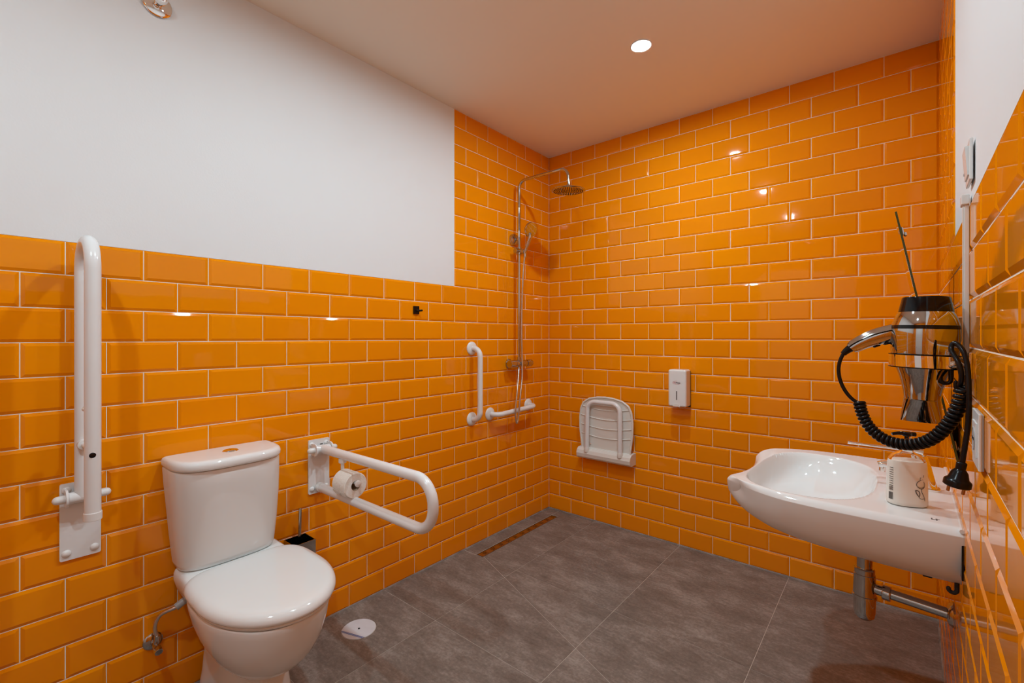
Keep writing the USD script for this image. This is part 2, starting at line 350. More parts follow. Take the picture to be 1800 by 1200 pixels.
obj('pedestal', loft([ped(0.0, 0.185, 0.205, 0.132), ped(0.012, 0.185, 0.205, 0.132), ped(0.03, 0.176, 0.2, 0.122), ped(0.10, 0.165, 0.19, 0.112), ped(0.18, 0.162, 0.185, 0.106), ped(0.26, 0.165, 0.18, 0.112), ped(0.36, 0.17, 0.18, 0.125)]), 'ceramic', t, smooth=50)
def bw(z, x0, x1, bb, n=2.2, nb=2.6): c = x0 + (x1 - x0) * 0.42; return (z, c, TB, x1 - c, c - x0, bb, n, 96, nb)
obj('bowl', loft([bw(0.218, 0.40, 0.46, 0.03), bw(0.220, 0.34, 0.495, 0.065), bw(0.228, 0.29, 0.522, 0.094), bw(0.248, 0.235, 0.552, 0.122), bw(0.283, 0.19, 0.585, 0.150), bw(0.33, 0.15, 0.612, 0.173), bw(0.38, 0.12, 0.629, 0.188),
     bw(0.42, 0.10, 0.637, 0.195), bw(0.437, 0.095, 0.639, 0.196), bw(0.443, 0.097, 0.635, 0.193), bw(0.445, 0.12, 0.61, 0.17)]), 'ceramic', t, smooth=50)
obj('deck', loft([(0.325, 0.10, TB, 0.06, 0.05, 0.11, 3, 72, 6), (0.365, 0.11, TB, 0.10, 0.075, 0.145, 3, 72, 6), (0.405, 0.12, TB, 0.12, 0.10, 0.170, 3.2, 72, 8), (0.445, 0.12, TB, 0.130, 0.108, 0.180, 3.4, 72, 9), (0.464, 0.12, TB, 0.110, 0.108, 0.179, 3.4, 72, 9),
     (0.476, 0.12, TB, 0.075, 0.104, 0.174, 3.4, 72, 9), (0.483, 0.11, TB, 0.045, 0.09, 0.160, 3.4, 72, 9)]), 'ceramic', t, smooth=50)
def ldi(z, d): return (z + 0.017, 0.361, -2.253, 0.290 - d, 0.221 - d, 0.2105 - d, 2.0, 120, 4.4)
obj('seat', loft([ldi(0.4285, 0.014), ldi(0.430, 0.008), ldi(0.435, 0.006), ldi(0.440, 0.008)]), 'plastic', t, smooth=40)
obj('lid', loft([ldi(0.4405, 0.008), ldi(0.441, 0.003), ldi(0.446, 0.0), ldi(0.452, 0.0), ldi(0.459, 0.002), ldi(0.466, 0.0065), ldi(0.471, 0.013), ldi(0.4745, 0.021), ldi(0.4765, 0.032), ldi(0.478, 0.05), ldi(0.4795, 0.10)]), 'lid_plastic', t, smooth=60)
for s in (-1, 1): obj('hinge', cyl((0.152, TB + s * 0.075 - 0.02, 0.478), (0.152, TB + s * 0.075 + 0.02, 0.478), 0.008, 20, 0.002), 'plastic', t)
obj('inlet', cyl((0.075, TY - 0.125, 0.37), (0.075, TY - 0.155, 0.355), 0.013, 16, 0.002), 'grey_plastic', t, label='dark water inlet under the cistern')

# angle valve and hose
t = thing('angle_valve', 'small chrome angle valve with braided hose low on the wall beside the toilet', 'valve')
vy, vz = -2.493, 0.231
obj('rosette', lathe([(0.030, 0), (0.030, 0.002), (0.024, 0.008), (0.012, 0.011)], (1, 0, 0), (FACE, vy, vz), 36), 'dark_chrome', t)
obj('valve_body', cat(cyl((0.012, vy, vz), (0.062, vy, vz), 0.0105, 20, 0.002), cyl((0.045, vy, vz), (0.045, vy + 0.004, vz + 0.035), 0.0095, 20, 0.001)), 'dark_chrome', t)
obj('knob', cat(cyl((0.064, vy, vz), (0.085, vy, vz - 0.006), 0.013, 8, 0.002)), 'dark_chrome', t)
obj('hose', tube(smooth_path([(0.045, vy + 0.004, vz + 0.035), (0.043, vy - 0.002, vz + 0.07), (0.05, vy + 0.012, vz + 0.105), (0.07, TY - 0.165, 0.352), (0.078, TY - 0.13, 0.368)], 50), 0.0065, 14), 'hose', t, label='braided metal water hose')

# ------------------------------------------------------------------ grab rails with wall plate
def grab_rail(y, folded, label, roll):
    t = thing('folding_grab_rail', label, 'grab rail')
    zt, zb, pz, px = 0.853, 0.606, 0.812, 0.044
    pp = rrect(0.100, zt - zb, 0.006)
    obj('wall_plate', frame_tf(extrude(pp, 0.007), (FACE, y, (zt + zb) / 2), (0, -1, 0), (0, 0, 1), (1, 0, 0)) if False else frame_tf(extrude(pp, 0.007), (FACE, y, (zt + zb) / 2), (0, 1, 0), (0, 0, 1), (1, 0, 0)), 'powder', t)
    for sy in (-1, 1):
        for z in (zt - 0.022, zb + 0.022):
            obj('screw_cap', dome((0.009, y + sy * 0.034, z), (1, 0, 0), 0.0125, 0.010), 'plastic', t)
    for sy in (-1, 1):
        lug = sg.Point(px, pz).buffer(0.0275, 16).union(sg.box(0.008, pz - 0.0265, px, pz + 0.0265))
        e = extrude(lug, 0.006); e = frame_tf(e, (0, y + sy * 0.037 + 0.003, 0), (1, 0, 0), (0, 0, 1), (0, -1, 0))
        obj('lug', e, 'powder', t)
    obj('pivot_pin', tube([(px, y - 0.058, pz), (px, y + 0.058, pz)], 0.0130, 20, dome=True), 'plastic', t)
    obj('barrel', cyl((px, y - 0.033, pz), (px, y + 0.033, pz), 0.0185, 28, 0.001), 'powder', t)
    ea, eb = (np.array([1, 0, 0]), np.array([0, 0, 1])) if not folded else (np.array([0, 0, 1]), np.array([-1.0, 0, 0.0]))
    q = lambda a, b, c=0.0: np.array([px, y, pz]) + ea * a + eb * b + np.array([0, c, 0])
    gap = 0.180; reach = 0.765 if not folded else 0.807
    obj('bar', tube(fillet([q(0.0, 0), q(reach, 0.006), q(reach, -gap), q(-0.022, -gap)], 0.088, 16), 0.0195, 28), 'powder', t, smooth=60)
    obj('end_sleeve', cyl(q(-0.030, -gap), q(-0.006, -gap), 0.0218, 28, 0.002), 'plastic', t)
    if folded: obj('screw', dome(q(0.165, -gap - 0.0188, -0.003), -eb, 0.008, 0.0025), 'black', t, label='black screw in the bar')
    # roll holder: a stub under the bar with a rod along the bar
    arm = fillet([q(0.170, -0.012), q(0.170, -0.098), q(0.290, -0.100)], 0.022, 8)
    obj('roll_holder', cat(tube(arm, 0.0075, 16), cyl(q(0.170, -0.014), q(0.170, -0.034), 0.0165, 24, 0.003)), 'plastic', t)
    obj('roll_stop', lathe([(0.006, 0), (0.013, 0.003), (0.0145, 0.009), (0.011, 0.016), (0.004, 0.019)], ea, q(0.283, -0.1), 24), 'plastic', t)
    obj('maker_mark', box(FACE + 0.0070, FACE + 0.0074, y + 0.004, y + 0.018, zt - 0.027, zt - 0.0225), 'ink', t, smooth=False)
    if roll:
        r = thing('toilet_paper_roll', 'white toilet paper roll hanging on the lowered grab rail', 'toilet paper')
        c, axis = q(0.176, -0.112), ea
        R0, R1, L = 0.021, 0.0535, 0.098
        obj('paper', lathe([(R0, 0.0), (R1 - 0.003, 0.0), (R1, 0.003), (R1, L - 0.003), (R1 - 0.003, L), (R0, L)], axis, c, 56, False, False), 'paper', r)
        obj('core', lathe([(R0 + 0.0002, 0.001), (R0 + 0.0002, L - 0.001), (R0 - 0.0012, L - 0.001), (R0 - 0.0012, 0.001)], axis, c, 40, False, False), 'card', r, label='brown card core of the roll')
        # loose sheet end, a thin curved flap with a crimped edge
        th = np.linspace(1.9, 3.4, 14); fl = []
        for k, off in ((0, 0.0008), (1, 0.0025)):
            fl.append([[c + ea * (0.004 + (L - 0.008) * s) + (R1 + off + 0.0035 * max(0, (a - 3.0)) ) * (math.cos(a) * np.array([0, 0, 1.0]) + math.sin(a) * np.array([0, -1.0, 0])) for a in th] for s in (0, 1)])
        A, B = np.array(fl[0]), np.array(fl[1]); ring = np.array([[A[0, i], A[1, i], B[1, i], B[0, i]] for i in range(len(th))])
        obj('loose_sheet', rings(ring), 'paper', r, smooth=30)
        # check-mark crimp pressed into the sheet
        an = 2.5; cc = lambda s, a: c + ea * s + (R1 + 0.0034) * (math.cos(a) * np.array([0, 0, 1.0]) + math.sin(a) * np.array([0, -1.0, 0]))
        pts = [cc(0.028, 2.15), cc(0.036, 2.62), cc(0.050, 2.30), cc(0.066, 1.98)]
        obj('crimp', tube(smooth_path(pts[:2], 8), 0.0013, 8), 'paper', r); obj('crimp', tube(smooth_path(pts[1:], 12), 0.0013, 8), 'paper', r)
    return t
grab_rail(-2.685, True, 'white folding grab rail raised upright on the wall left of the toilet', False)
grab_rail(-1.872, False, 'white folding grab rail lowered level beside the toilet, holding a paper roll', True)

# fixed grab bars
def grab_bar(a, b, out, label):
    a, b = np.array(a, float), np.array(b, float); t = thing('grab_bar', label, 'grab bar')
    ex = np.array([1.0, 0, 0]); d = (b - a) / np.linalg.norm(b - a)
    obj('bar', tube(fillet([a + ex * 0.006, a + ex * out, b + ex * out, b + ex * 0.006], 0.052, 12), 0.0165, 24), 'powder', t, smooth=60)
    for p in (a, b): obj('rosette', lathe([(0.043, 0), (0.043, 0.003), (0.040, 0.008), (0.030, 0.013), (0.020, 0.015)], ex, p, 40), 'plastic', t)
grab_bar((FACE, -0.861, 1.252), (FACE, -0.861, 0.806), 0.075, 'short white vertical grab bar left of the shower')
grab_bar((FACE, -0.690, 0.815), (FACE, -0.275, 0.830), 0.075, 'short white horizontal grab bar under the shower mixer')

# black coat hook
t = thing('coat_hook', 'small square black hook on the orange wall', 'hook')
obj('base_plate', rbox(FACE, 0.014, -1.324, -1.286, 1.452, 1.497, 0.002), 'black', t)
obj('peg', tube([(0.012, -1.302, 1.470), (0.040, -1.290, 1.472)], [0.006, 0.0055], 18, dome=True), 'black', t)

# toilet brush and holder
t = thing('toilet_brush_holder', 'open square chrome brush holder on the wall right of the toilet', 'brush holder')
x0, x1, y0, y1, z0, z1 = FACE, 0.100, -2.030, -1.934, 0.300, 0.436; w = 0.003
for nm, m in (('back_panel', box(x0, x0 + w, y0, y1, z0, z1)), ('side_panel', box(x0 + w, x1 - w, y0, y0 + w, z0, z1)), ('side_panel', box(x0 + w, x1 - w, y1 - w, y1, z0, z1)), ('front_panel', box(x1 - w, x1, y0, y1, z0, z1)), ('base_panel', box(x0 + w, x1 - w, y0 + w, y1 - w, z0, z0 + w))):
    obj(nm, m, 'dark_chrome', t, smooth=False)
t = thing('toilet_brush', 'toilet brush standing in the chrome holder, only its slim handle showing', 'toilet brush')
obj('handle', tube([(0.052, -1.985, 0.36), (0.056, -1.982, 0.570)], 0.0068, 18, dome=True), 'dark_chrome', t)
obj('bristles', lathe([(0.02, 0), (0.033, 0.008), (0.036, 0.035), (0.028, 0.058), (0.008, 0.062)], origin=(0.052, -1.985, 0.306), n=28), 'black', t)

# ------------------------------------------------------------------ shower
SY, SX = -0.45, 0.062
t = thing('shower_column', 'chrome shower column with overhead rain head in the tiled corner', 'shower')
obj('riser', tube([(SX, SY, 1.15), (SX, SY, 2.33)], 0.0105, 20), 'mid_chrome', t)
obj('arm', tube(fillet([(SX, SY, 2.33), (SX, SY, 2.405), (0.455, SY, 2.405), (0.468, SY, 2.285)], [0.055, 0.060], 12), 0.0105, 20), 'mid_chrome', t, smooth=60)
hx, hz = 0.462, 2.262
obj('shower_head', lathe([(0.0, -0.010), (0.085, -0.010), (0.107, -0.008), (0.110, -0.004), (0.107, 0.0), (0.06, 0.006), (0.018, 0.012), (0.014, 0.030), (0.010, 0.034)], (0.05, -0.03, 1), (hx, SY, hz), 56, False), 'mid_chrome', t)
noz = []
ax = np.array([0.05, -0.03, 1.0]); ax /= np.linalg.norm(ax); u = np.cross(ax, [0, 1, 0]); u /= np.linalg.norm(u); vv = np.cross(ax, u)
for ri in range(1, 9):
    for k in range(ri * 6):
        a = 2 * math.pi * k / (ri * 6); p = np.array([hx, SY, hz]) - ax * 0.0125 + (u * math.cos(a) + vv * math.sin(a)) * ri * 0.0112
        noz.append(lathe([(0.0024, 0), (0.0017, -0.002)], ax, p + ax * 0.0025, 6))
tag(obj('nozzles', cat(*noz), 'rubber', t), None, kind='stuff')
obj('wall_bracket', cat(lathe([(0.040, 0), (0.041, 0.010), (0.036, 0.024), (0.022, 0.033)], (1, 0, 0), (FACE, SY, 2.005), 36), cyl((0.03, SY, 2.005), (SX, SY, 2.005), 0.011, 20)), 'mid_chrome', t)
# mixer: a horizontal cylinder with end knobs
mz = 1.140
obj('mixer_body', cyl((SX, SY - 0.045, mz), (SX, SY + 0.075, mz), 0.0235, 32, 0.002), 'mid_chrome', t)
obj('mixer_neck', cyl((SX, SY, mz + 0.015), (SX, SY, mz + 0.045), 0.0135, 20, 0.001), 'mid_chrome', t)
for s, y0 in ((-1, SY - 0.048), (1, SY + 0.078)):
    obj('mixer_knob', cyl((SX, y0, mz), (SX, y0 + s * 0.058, mz), 0.0260, 32, 0.004), 'mid_chrome', t)
for y in (SY - 0.045, SY + 0.07):
    obj('wall_union', lathe([(0.034, 0), (0.034, 0.006), (0.024, 0.014), (0.018, SX - 0.02)], (1, 0, 0), (FACE, y, mz), 32), 'mid_chrome', t)
obj('slider', cat(cyl((SX, SY, 1.895), (SX, SY, 1.945), 0.018, 24, 0.002), cyl((SX - 0.004, SY - 0.042, 1.918), (SX, SY, 1.922), 0.019, 24, 0.004), cyl((SX, SY, 1.92), (SX + 0.045, SY + 0.005, 1.912), 0.016, 24, 0.003)), 'mid_chrome', t)
t = thing('hand_shower', 'chrome hand shower with ribbed hose hanging on the shower column', 'hand shower')
hs0 = np.array([SX + 0.048, SY + 0.005, 1.905])
hp = smooth_path([hs0 + [0, 0, -0.03], hs0 + [0.014, 0, 0.035], hs0 + [0.036, 0.002, 0.085], hs0 + [0.040, 0.002, 0.125]], 30)
obj('handle', tube(hp, np.linspace(0.0105, 0.015, 30), 20), 'mid_chrome', t, smooth=60)
hc = hs0 + np.array([0.045, 0.004, 0.150])
obj('spray_head', lathe([(0.004, -0.020), (0.030, -0.018), (0.047, -0.010), (0.052, 0.0), (0.050, 0.006), (0.046, 0.008), (0.0, 0.0082)], (0.93, -0.22, -0.28), hc, 44, True, False), 'mid_chrome', t)
hose = smooth_path([hs0 + [0, 0, -0.02], hs0 + [-0.012, 0.0, -0.10], (SX + 0.024, SY + 0.004, 1.60), (SX + 0.022, SY + 0.002, 1.30), (SX + 0.036, SY - 0.012, 1.05), (0.110, SY - 0.048, 0.92), (0.110, SY - 0.066, 0.80), (0.108, SY - 0.082, 0.744), (0.107, SY - 0.096, 0.80), (0.106, SY - 0.082, 0.92), (0.090, SY - 0.045, 1.04), (SX + 0.006, SY - 0.010, mz - 0.027)], 220)
obj('hose', tube(hose, 0.0062 + 0.0005 * np.cos(np.arange(220) * math.pi), 12), 'hose', t, label='long ribbed metal shower hose looping below the mixer')

# ------------------------------------------------------------------ folding shower seat on the back wall
t = thing('folding_shower_seat', 'white folding shower seat tipped up against the back wall', 'shower seat')
sx = 0.512
# pan: rounded shield shape, slightly curved
def pan_half(z):      # half width of the pan against its height (0..1)
    return np.interp(z, [0, 0.12, 0.35, 0.6, 0.8, 0.92, 1.0], [0.180, 0.186, 0.197, 0.199, 0.190, 0.170, 0.125])
ptsL, ptsR = [], []
for s in np.linspace(0, 1, 24):
    h = pan_half(s); ptsR.append((h, 0.535 + s * 0.345)); ptsL.append((-h, 0.535 + s * 0.345))
outline = sg.Polygon(ptsR + [(0.06, 0.894), (0.0, 0.898), (-0.06, 0.894)] + ptsL[::-1]).buffer(0.012).buffer(-0.008)
pan = extrude(outline, 0.016)
pv = tm(pan); pv = pv.subdivide_to_size(0.03) if hasattr(pv, 'subdivide_to_size') else pv
obj('pan', frame_tf(pan, (sx, -0.034, 0), (1, 0, 0), (0, 0, 1), (0, -1, 0)), 'cream', t)
rim = np.array(outline.exterior.coords); rim3 = np.array([(sx + x, -0.051, z) for x, z in rim])
obj('pan_rim', tube(rim3, 0.007, 10, cap=False), 'cream', t, smooth=60)
for k, z in enumerate((0.62, 0.685, 0.75, 0.815)):
    h = pan_half((z - 0.535) / 0.345) - 0.004
    xx = np.linspace(-h, h, 21); obj('rib', tube([(sx + x, -0.051, z + 0.020 - 0.026 * math.cos(x / h * 1.4)) for x in xx], 0.0036, 8), 'cream', t)
obj('frame_tube', tube(fillet([(sx - 0.128, -0.085, 0.505), (sx - 0.124, -0.078, 0.868), (sx + 0.124, -0.078, 0.868), (sx + 0.128, -0.085, 0.505)], 0.060, 10), 0.0155, 24), 'powder', t, smooth=60)
hb = rrect(0.082, 0.070, 0.022)
e = extrude(sg.Polygon([(0.0, 0.0), (0.075, 0.0), (0.088, 0.012), (0.092, 0.035), (0.084, 0.056), (0.066, 0.070), (0.0, 0.074)]).buffer(0.004).buffer(-0.002), 0.410)
obj('hinge_bar', frame_tf(e, (sx - 0.205, -FACE, 0.462), (0, -1, 0), (0, 0, 1), (1, 0, 0)), 'cream', t, smooth=40)
for s in (-1, 1):
    obj('hinge_knuckle', cat(lathe([(0.020, 0), (0.020, 0.02), (0.0165, 0.03)], (0, 0, 1), (sx + s * 0.128, -0.084, 0.512), 24)), 'cream', t)
    obj('hinge_flap', cat(lathe([(0.024, 0), (0.022, 0.004), (0.012, 0.006)], (0, -1, 0), (sx + s * 0.128, -0.089, 0.498), 20)), 'cream', t)
    obj('frame_bolt', dome((sx + s * 0.115, -0.052, 0.562), (0, -1, 0), 0.006, 0.004), 'chrome', t)

# ------------------------------------------------------------------ soap dispenser on the back wall
t = thing('soap_dispenser', 'white wall soap dispenser with a slim sight window on the back wall', 'soap dispenser')
dx0, dx1, dz0, dz1, dd = 0.972, 1.083, 0.886, 1.122, 0.098
obj('housing', rbox(dx0, dx1, -dd, -FACE - 0.008, dz0 + 0.006, dz1, 0.012, 24), 'plastic', t, smooth=50)
obj('back_plate', box(dx0 + 0.004, dx1 - 0.003, -0.012, -FACE, dz0, dz1 - 0.01), 'dark', t, smooth=False)
dcx = (dx0 + dx1) / 2 - 0.002
obj('sight_window', box(dcx - 0.003, dcx + 0.003, -dd - 0.0006, -dd + 0.002, 0.935, 0.990), 'ink', t, smooth=False)
push = sg.Point(0, 0).buffer(0.022, 24).intersection(sg.box(-0.03, 0, 0.03, 0.03)); e = extrude(sa.scale(push, 1, 0.75, origin=(0, 0)), 0.004)
obj('push_bar', frame_tf(e, (dcx, -dd + 0.001, dz0 + 0.008), (1, 0, 0), (0, 0, 1), (0, -1, 0)), 'cream', t)
ov = sg.Point(0, 0).buffer(1, 24); ov = sa.scale(ov, 0.026, 0.0105).difference(sa.scale(ov, 0.0245, 0.0095)).difference(sg.box(0.004, -0.004, 0.03, 0.02))
obj('logo_ring', frame_tf(extrude(ov, 0.0004), (dcx, -dd - 0.0002, 1.041), (1, 0, 0), (0, 0, 1), (0, -1, 0)), 'red', t, smooth=False)
for txt, h, xo, m_ in (('Op', 0.0085, -0.019, 'red'), ('Mega', 0.0075, -0.0055, 'darkred')):
    e = meshkit.text_mesh(txt, h, 0.0004, bold=True)
    obj('logo_lettering', frame_tf(e, (dcx + xo, -dd - 0.0002, 1.038), (1, 0, 0), (0, 0, 1), (0, -1, 0)), m_, t, smooth=False)

# ------------------------------------------------------------------ floor drain and access cover
t = thing('linear_drain', 'long narrow perforated steel drain in the floor of the shower corner', 'floor drain')
g = sg.box(0.105, -0.917, 0.155, -0.115)
pan_ = cat(box(0.105, 0.107, -0.917, -0.115, -0.03, -0.001), box(0.153, 0.155, -0.917, -0.115, -0.03, -0.001), box(0.107, 0.153, -0.917, -0.915, -0.03, -0.001), box(0.107, 0.153, -0.117, -0.115, -0.03, -0.001))
obj('channel_frame', pan_, 'dark', t, smooth=False)
holes = []
for gy in range(11):
    for i in range(5):
        for k in range(5):
            if (i + k) % 2 == 0: holes.append(sg.box(-0.0025, -0.0025, 0.0025, 0.0025).buffer(0) if False else sa.translate(sg.box(-0.0028, -0.0028, 0.0028, 0.0028), 0.118 + i * 0.006, -0.882 + gy * 0.0735 + k * 0.0065))
grate = sg.box(0.109, -0.913, 0.151, -0.119).difference(unary_union(holes))
e = extrude(grate, 0.003); e.apply_translation([0, 0, -0.005]); obj('grate', e, 'steel', t, smooth=False)
obj('sump', box(0.107, 0.153, -0.915, -0.117, -0.034, -0.030), 'dark', t, smooth=False)

t = thing('floor_access_cover', 'round white access cover with a strip of blue marked tape on the floor', 'floor cover')
cx, cy = cover_c
obj('disc', lathe([(0.0735, -0.006), (0.0735, 0.0008), (0.0725, 0.0018), (0.004, 0.0018)], origin=(cx, cy, 0), n=64), 'cover', t)
obj('screw', lathe([(0.005, 0.0018), (0.005, 0.0024), (0.002, 0.0024)], origin=(cx, cy, 0), n=16), 'dark', t)
d = np.array([0.74, -0.67]); d /= np.linalg.norm(d)
# tape runs across below the middle as seen in the picture
ta, tb = np.array([0.150, -1.839]), np.array([0.2585, -1.8015])
d = (tb - ta) / np.linalg.norm(tb - ta); nrm = np.array([-d[1], d[0]])
disc = sg.Point(cx, cy).buffer(0.0735, 48); tape = sg.LineString([ta - d * 0.05, tb + d * 0.05]).buffer(0.0085, cap_style=2).intersection(disc.buffer(0.002))
e = extrude(tape, 0.0004); e.apply_translation([0, 0, 0.0019]); obj('tape', e, 'cover', t, smooth=False)
hatch = []
L = np.linalg.norm(tb - ta)
for k in range(-12, int(L / 0.0045) + 14):
    p = ta + d * k * 0.0045; hatch.append(sg.LineString([p - nrm * 0.0045 - d * 0.002, p + nrm * 0.0035 + d * 0.002]).buffer(0.0011, cap_style=2))
hatch.append(sg.LineString([ta - d * 0.05 - nrm * 0.0045, tb + d * 0.05 - nrm * 0.0045]).buffer(0.0008, cap_style=2)); hatch.append(sg.LineString([ta - d * 0.05 + nrm * 0.0038, tb + d * 0.05 + nrm * 0.0038]).buffer(0.0008, cap_style=2))
e = extrude(unary_union(hatch).intersection(tape.buffer(-0.0004)), 0.0003); e.apply_translation([0, 0, 0.0023]); obj('tape_print', e, 'blue', t, smooth=False, label='blue hatching printed on the tape')

# ------------------------------------------------------------------ washbasin
BS, RIM = 0.995, 0.850                                               # centre along the wall, rim height
BD = 0.612
def bhalf(s): return np.interp(s, [0, 0.5, 0.72, 0.85, 0.94, 1.0], [0.366, 0.372, 0.362, 0.338, 0.310, 0.283])
def bfront(tt): return BD * (0.922 + 0.078 * np.abs(tt) ** 2.0) - 0.085 * np.clip((np.abs(tt) - 0.66) / 0.34, 0, 1) ** 2.2
def bdep(s): return np.interp(s, [0, 0.25, 0.5, 0.7, 0.85, 0.94, 1.0], [0.176, 0.171, 0.155, 0.128, 0.086, 0.052, 0.024])
from scipy.interpolate import PchipInterpolator
_h = PchipInterpolator([0, 0.5, 0.72, 0.85, 0.94, 1.0], [0.366, 0.372, 0.362, 0.338, 0.310, 0.281]); bhalf = lambda s: _h(s)
_d = PchipInterpolator([0, 0.25, 0.5, 0.7, 0.85, 0.94, 1.0], [0.205, 0.202, 0.194, 0.178, 0.150, 0.118, 0.080]); bdep = lambda s: _d(s)
def bowl_depth(p, q):
    cxp, a, b_, n = 0.372, 0.186, 0.292, 2.6
    r = (np.abs((p - cxp) / np.where(p > cxp, 0.165, a)) ** n + np.abs((q + 0.030) / b_) ** n) ** (1 / n)
    # near its wall end the bowl is steep, towards the front it runs out gently
    k = np.clip(1.03 - r, 0, 1)
    rate = 4.2 + 7.0 * np.clip((p - cxp) / 0.12, 0, 1)
    return 0.112 * (1 - np.exp(-k * rate)) / (1 - np.exp(-rate)) * np.clip(k / 0.05, 0, 1) ** 0.5
NS, NT, NB = 110, 121, 60
Rr = []
for s in np.r_[np.linspace(0, 0.9, 80), np.linspace(0.9, 1.0, 31)[1:]]:
    hw = bhalf(s); dep = bdep(s); row = []
    tt = np.sin(np.linspace(-1, 1, NT) * math.pi / 2 * 0.90) / math.sin(math.pi / 2 * 0.90)
    p = s * bfront(tt); q = hw * tt
    z = RIM - bowl_depth(p, q)
    ed = np.minimum((1 - np.abs(tt)) * hw, (1 - s) * BD + 0 * tt)
    z = z - 0.018 * np.clip(1 - ed / 0.026, 0, 1) ** 2.2
    dip = 0.020 * np.clip((s - 0.72) / 0.28, 0, 1) ** 1.6 * np.clip(1 - np.abs(tt) ** 2.2, 0, 1) ** 1.3
    z = z - dip * np.clip(1 - bowl_depth(p, q) / 0.03, 0, 1)
    row += [(q[i], p[i], z[i]) for i in range(NT)]
    ph = np.linspace(0, math.pi, NB + 2)[1:-1]; n = 3.2
    cs, sn = np.cos(ph), np.sin(ph)
    tb_ = np.sign(cs) * np.abs(cs) ** (2 / n); zb_ = np.abs(sn) ** (2 / n)
    nar = 1 - 0.10 * zb_
    row += [(hw * tb_[i] * nar[i], s * bfront(tb_[i]) * 1.0, RIM - 0.018 - (dep - 0.018) * zb_[i]) for i in range(NB)]
    Rr.append(row)
Rr = np.array(Rr); Rr[..., 0] = BS + 0.0 - Rr[..., 0] * 1.0      # local s along wall
Rr[..., 1] += FACE
hwF, depF = float(bhalf(1.0)), float(bdep(1.0))
tF = np.sin(np.linspace(-1, 1, NT) * math.pi / 2 * 0.90) / math.sin(math.pi / 2 * 0.90)
zbF = np.clip(1 - np.abs(tF) ** 3.2, 0, 1) ** (1 / 3.2)
top_, front_ = Rr[-1, :NT], []
for v_ in np.linspace(0, 1, 9):
    low = np.stack([BS - hwF * tF * (1 - 0.10 * zbF), FACE + bfront(tF), RIM - 0.018 - (depF - 0.018) * zbF], 1)
    row = top_ * (1 - v_) + low * v_
    row[:, 1] += 0.002 * math.sin(math.pi * v_) * zbF
    front_.append(row)
bm = right(cat(rings(Rr, True, False), rings(front_, False, False, close=False)))
bm.merge_vertices(digits_vertex=5)
bm.fix_normals()
t = thing('washbasin', 'white wall-hung washbasin with a dished front edge on the right wall', 'washbasin')
obj('basin', bm, 'ceramic', t, smooth=50)
obj('overflow_slot', right(lathe([(0.0, -0.002), (0.014, -0.002), (0.014, 0.003), (0.010, 0.003)], (0, 0, 1), (BS + 0.10, 0.26, RIM - bdep(0.45) - 0.001), 20, False)), 'dark', t, label='dark oval hole under the basin')
obj('waste_grid', right(lathe([(0.022, 0), (0.022, 0.003), (0.016, 0.004)], (0, 0, 1), (BS, 0.372, RIM - 0.1125), 28)), 'chrome', t)
obj('support_bracket', right(rbox(1.222, 1.244, 0.058, 0.078, 0.668, 0.692, 0.002)), 'dark', t)
obj('support_hook', right(tube(fillet([(1.268, 0.012, 0.71), (1.268, 0.012, 0.655), (1.268, 0.028, 0.655), (1.268, 0.028, 0.664)], 0.008, 6), 0.005, 12, dome=True)), 'dark', t)
obj('back_shadow_strip', right(box(BS - 0.36, BS + 0.362, FACE + 0.0002, FACE + 0.004, RIM - 0.125, RIM - 0.02)), 'rubber', t, smooth=False)  # black strip drawn as the thin shadow between basin and wall
obj('back_sealant', right(tube([(BS - 0.362, FACE + 0.003, RIM - 0.004), (BS + 0.364, FACE + 0.003, RIM - 0.004)], 0.0055, 8)), 'plastic', t)
mk = cat(box(-0.008, -0.005, -0.006, 0.006, 0, 0.0004), box(0.001, 0.0045, -0.008, 0.006, 0, 0.0004), box(-0.005, 0.001, -0.006, -0.003, 0, 0.0004), box(0.0045, 0.009, 0.0005, 0.0035, 0, 0.0004))
obj('maker_mark', frame_tf(mk, RW(BS + 0.315, 0.055, RIM + 0.0002), -en, es * -1, (0, 0, 1)), 'ink', t, smooth=False)

# bottle trap
t = thing('bottle_trap', 'chrome bottle trap and waste pipe under the washbasin', 'waste trap')
tx, ty = 1.974, -0.985
obj('tailpipe', cyl((tx, ty, 0.545), (tx, ty, 0.654), 0.0215, 32), 'dark_chrome', t)
obj('top_flange', lathe([(0.030, 0.0), (0.034, 0.004), (0.034, 0.018), (0.03, 0.020)], origin=(tx, ty, 0.636), n=36), 'dark', t, label='black rubber flange under the basin')
obj('nut', lathe([(0.026, 0), (0.0285, 0.003), (0.0285, 0.020), (0.025, 0.024)], origin=(tx, ty, 0.527), n=36), 'dark_chrome', t)
obj('trap_cup', lathe([(0.010, 0.0), (0.020, 0.003), (0.0275, 0.012), (0.030, 0.03), (0.031, 0.075), (0.0345, 0.0755), (0.0345, 0.082), (0.0315, 0.084), (0.030, 0.152), (0.025, 0.157)], origin=(tx, ty, 0.378), n=40), 'dark_chrome', t)
pw = RW(1.02, 0.0, 0.488)
obj('outlet_pipe', cyl((tx + 0.02, ty, 0.488), tuple(pw), 0.0165, 28), 'dark_chrome', t)
dr = (pw - np.array([tx, ty, 0.488])); dr /= np.linalg.norm(dr)
obj('outlet_nut', cyl(np.array([tx, ty, 0.488]) + dr * 0.048, np.array([tx, ty, 0.488]) + dr * 0.070, 0.0235, 32, 0.003), 'dark_chrome', t)
obj('wall_rosette', lathe([(0.037, 0), (0.037, 0.003), (0.030, 0.012), (0.018, 0.016)], en, RW(1.02, FACE, 0.488), 36), 'dark_chrome', t)

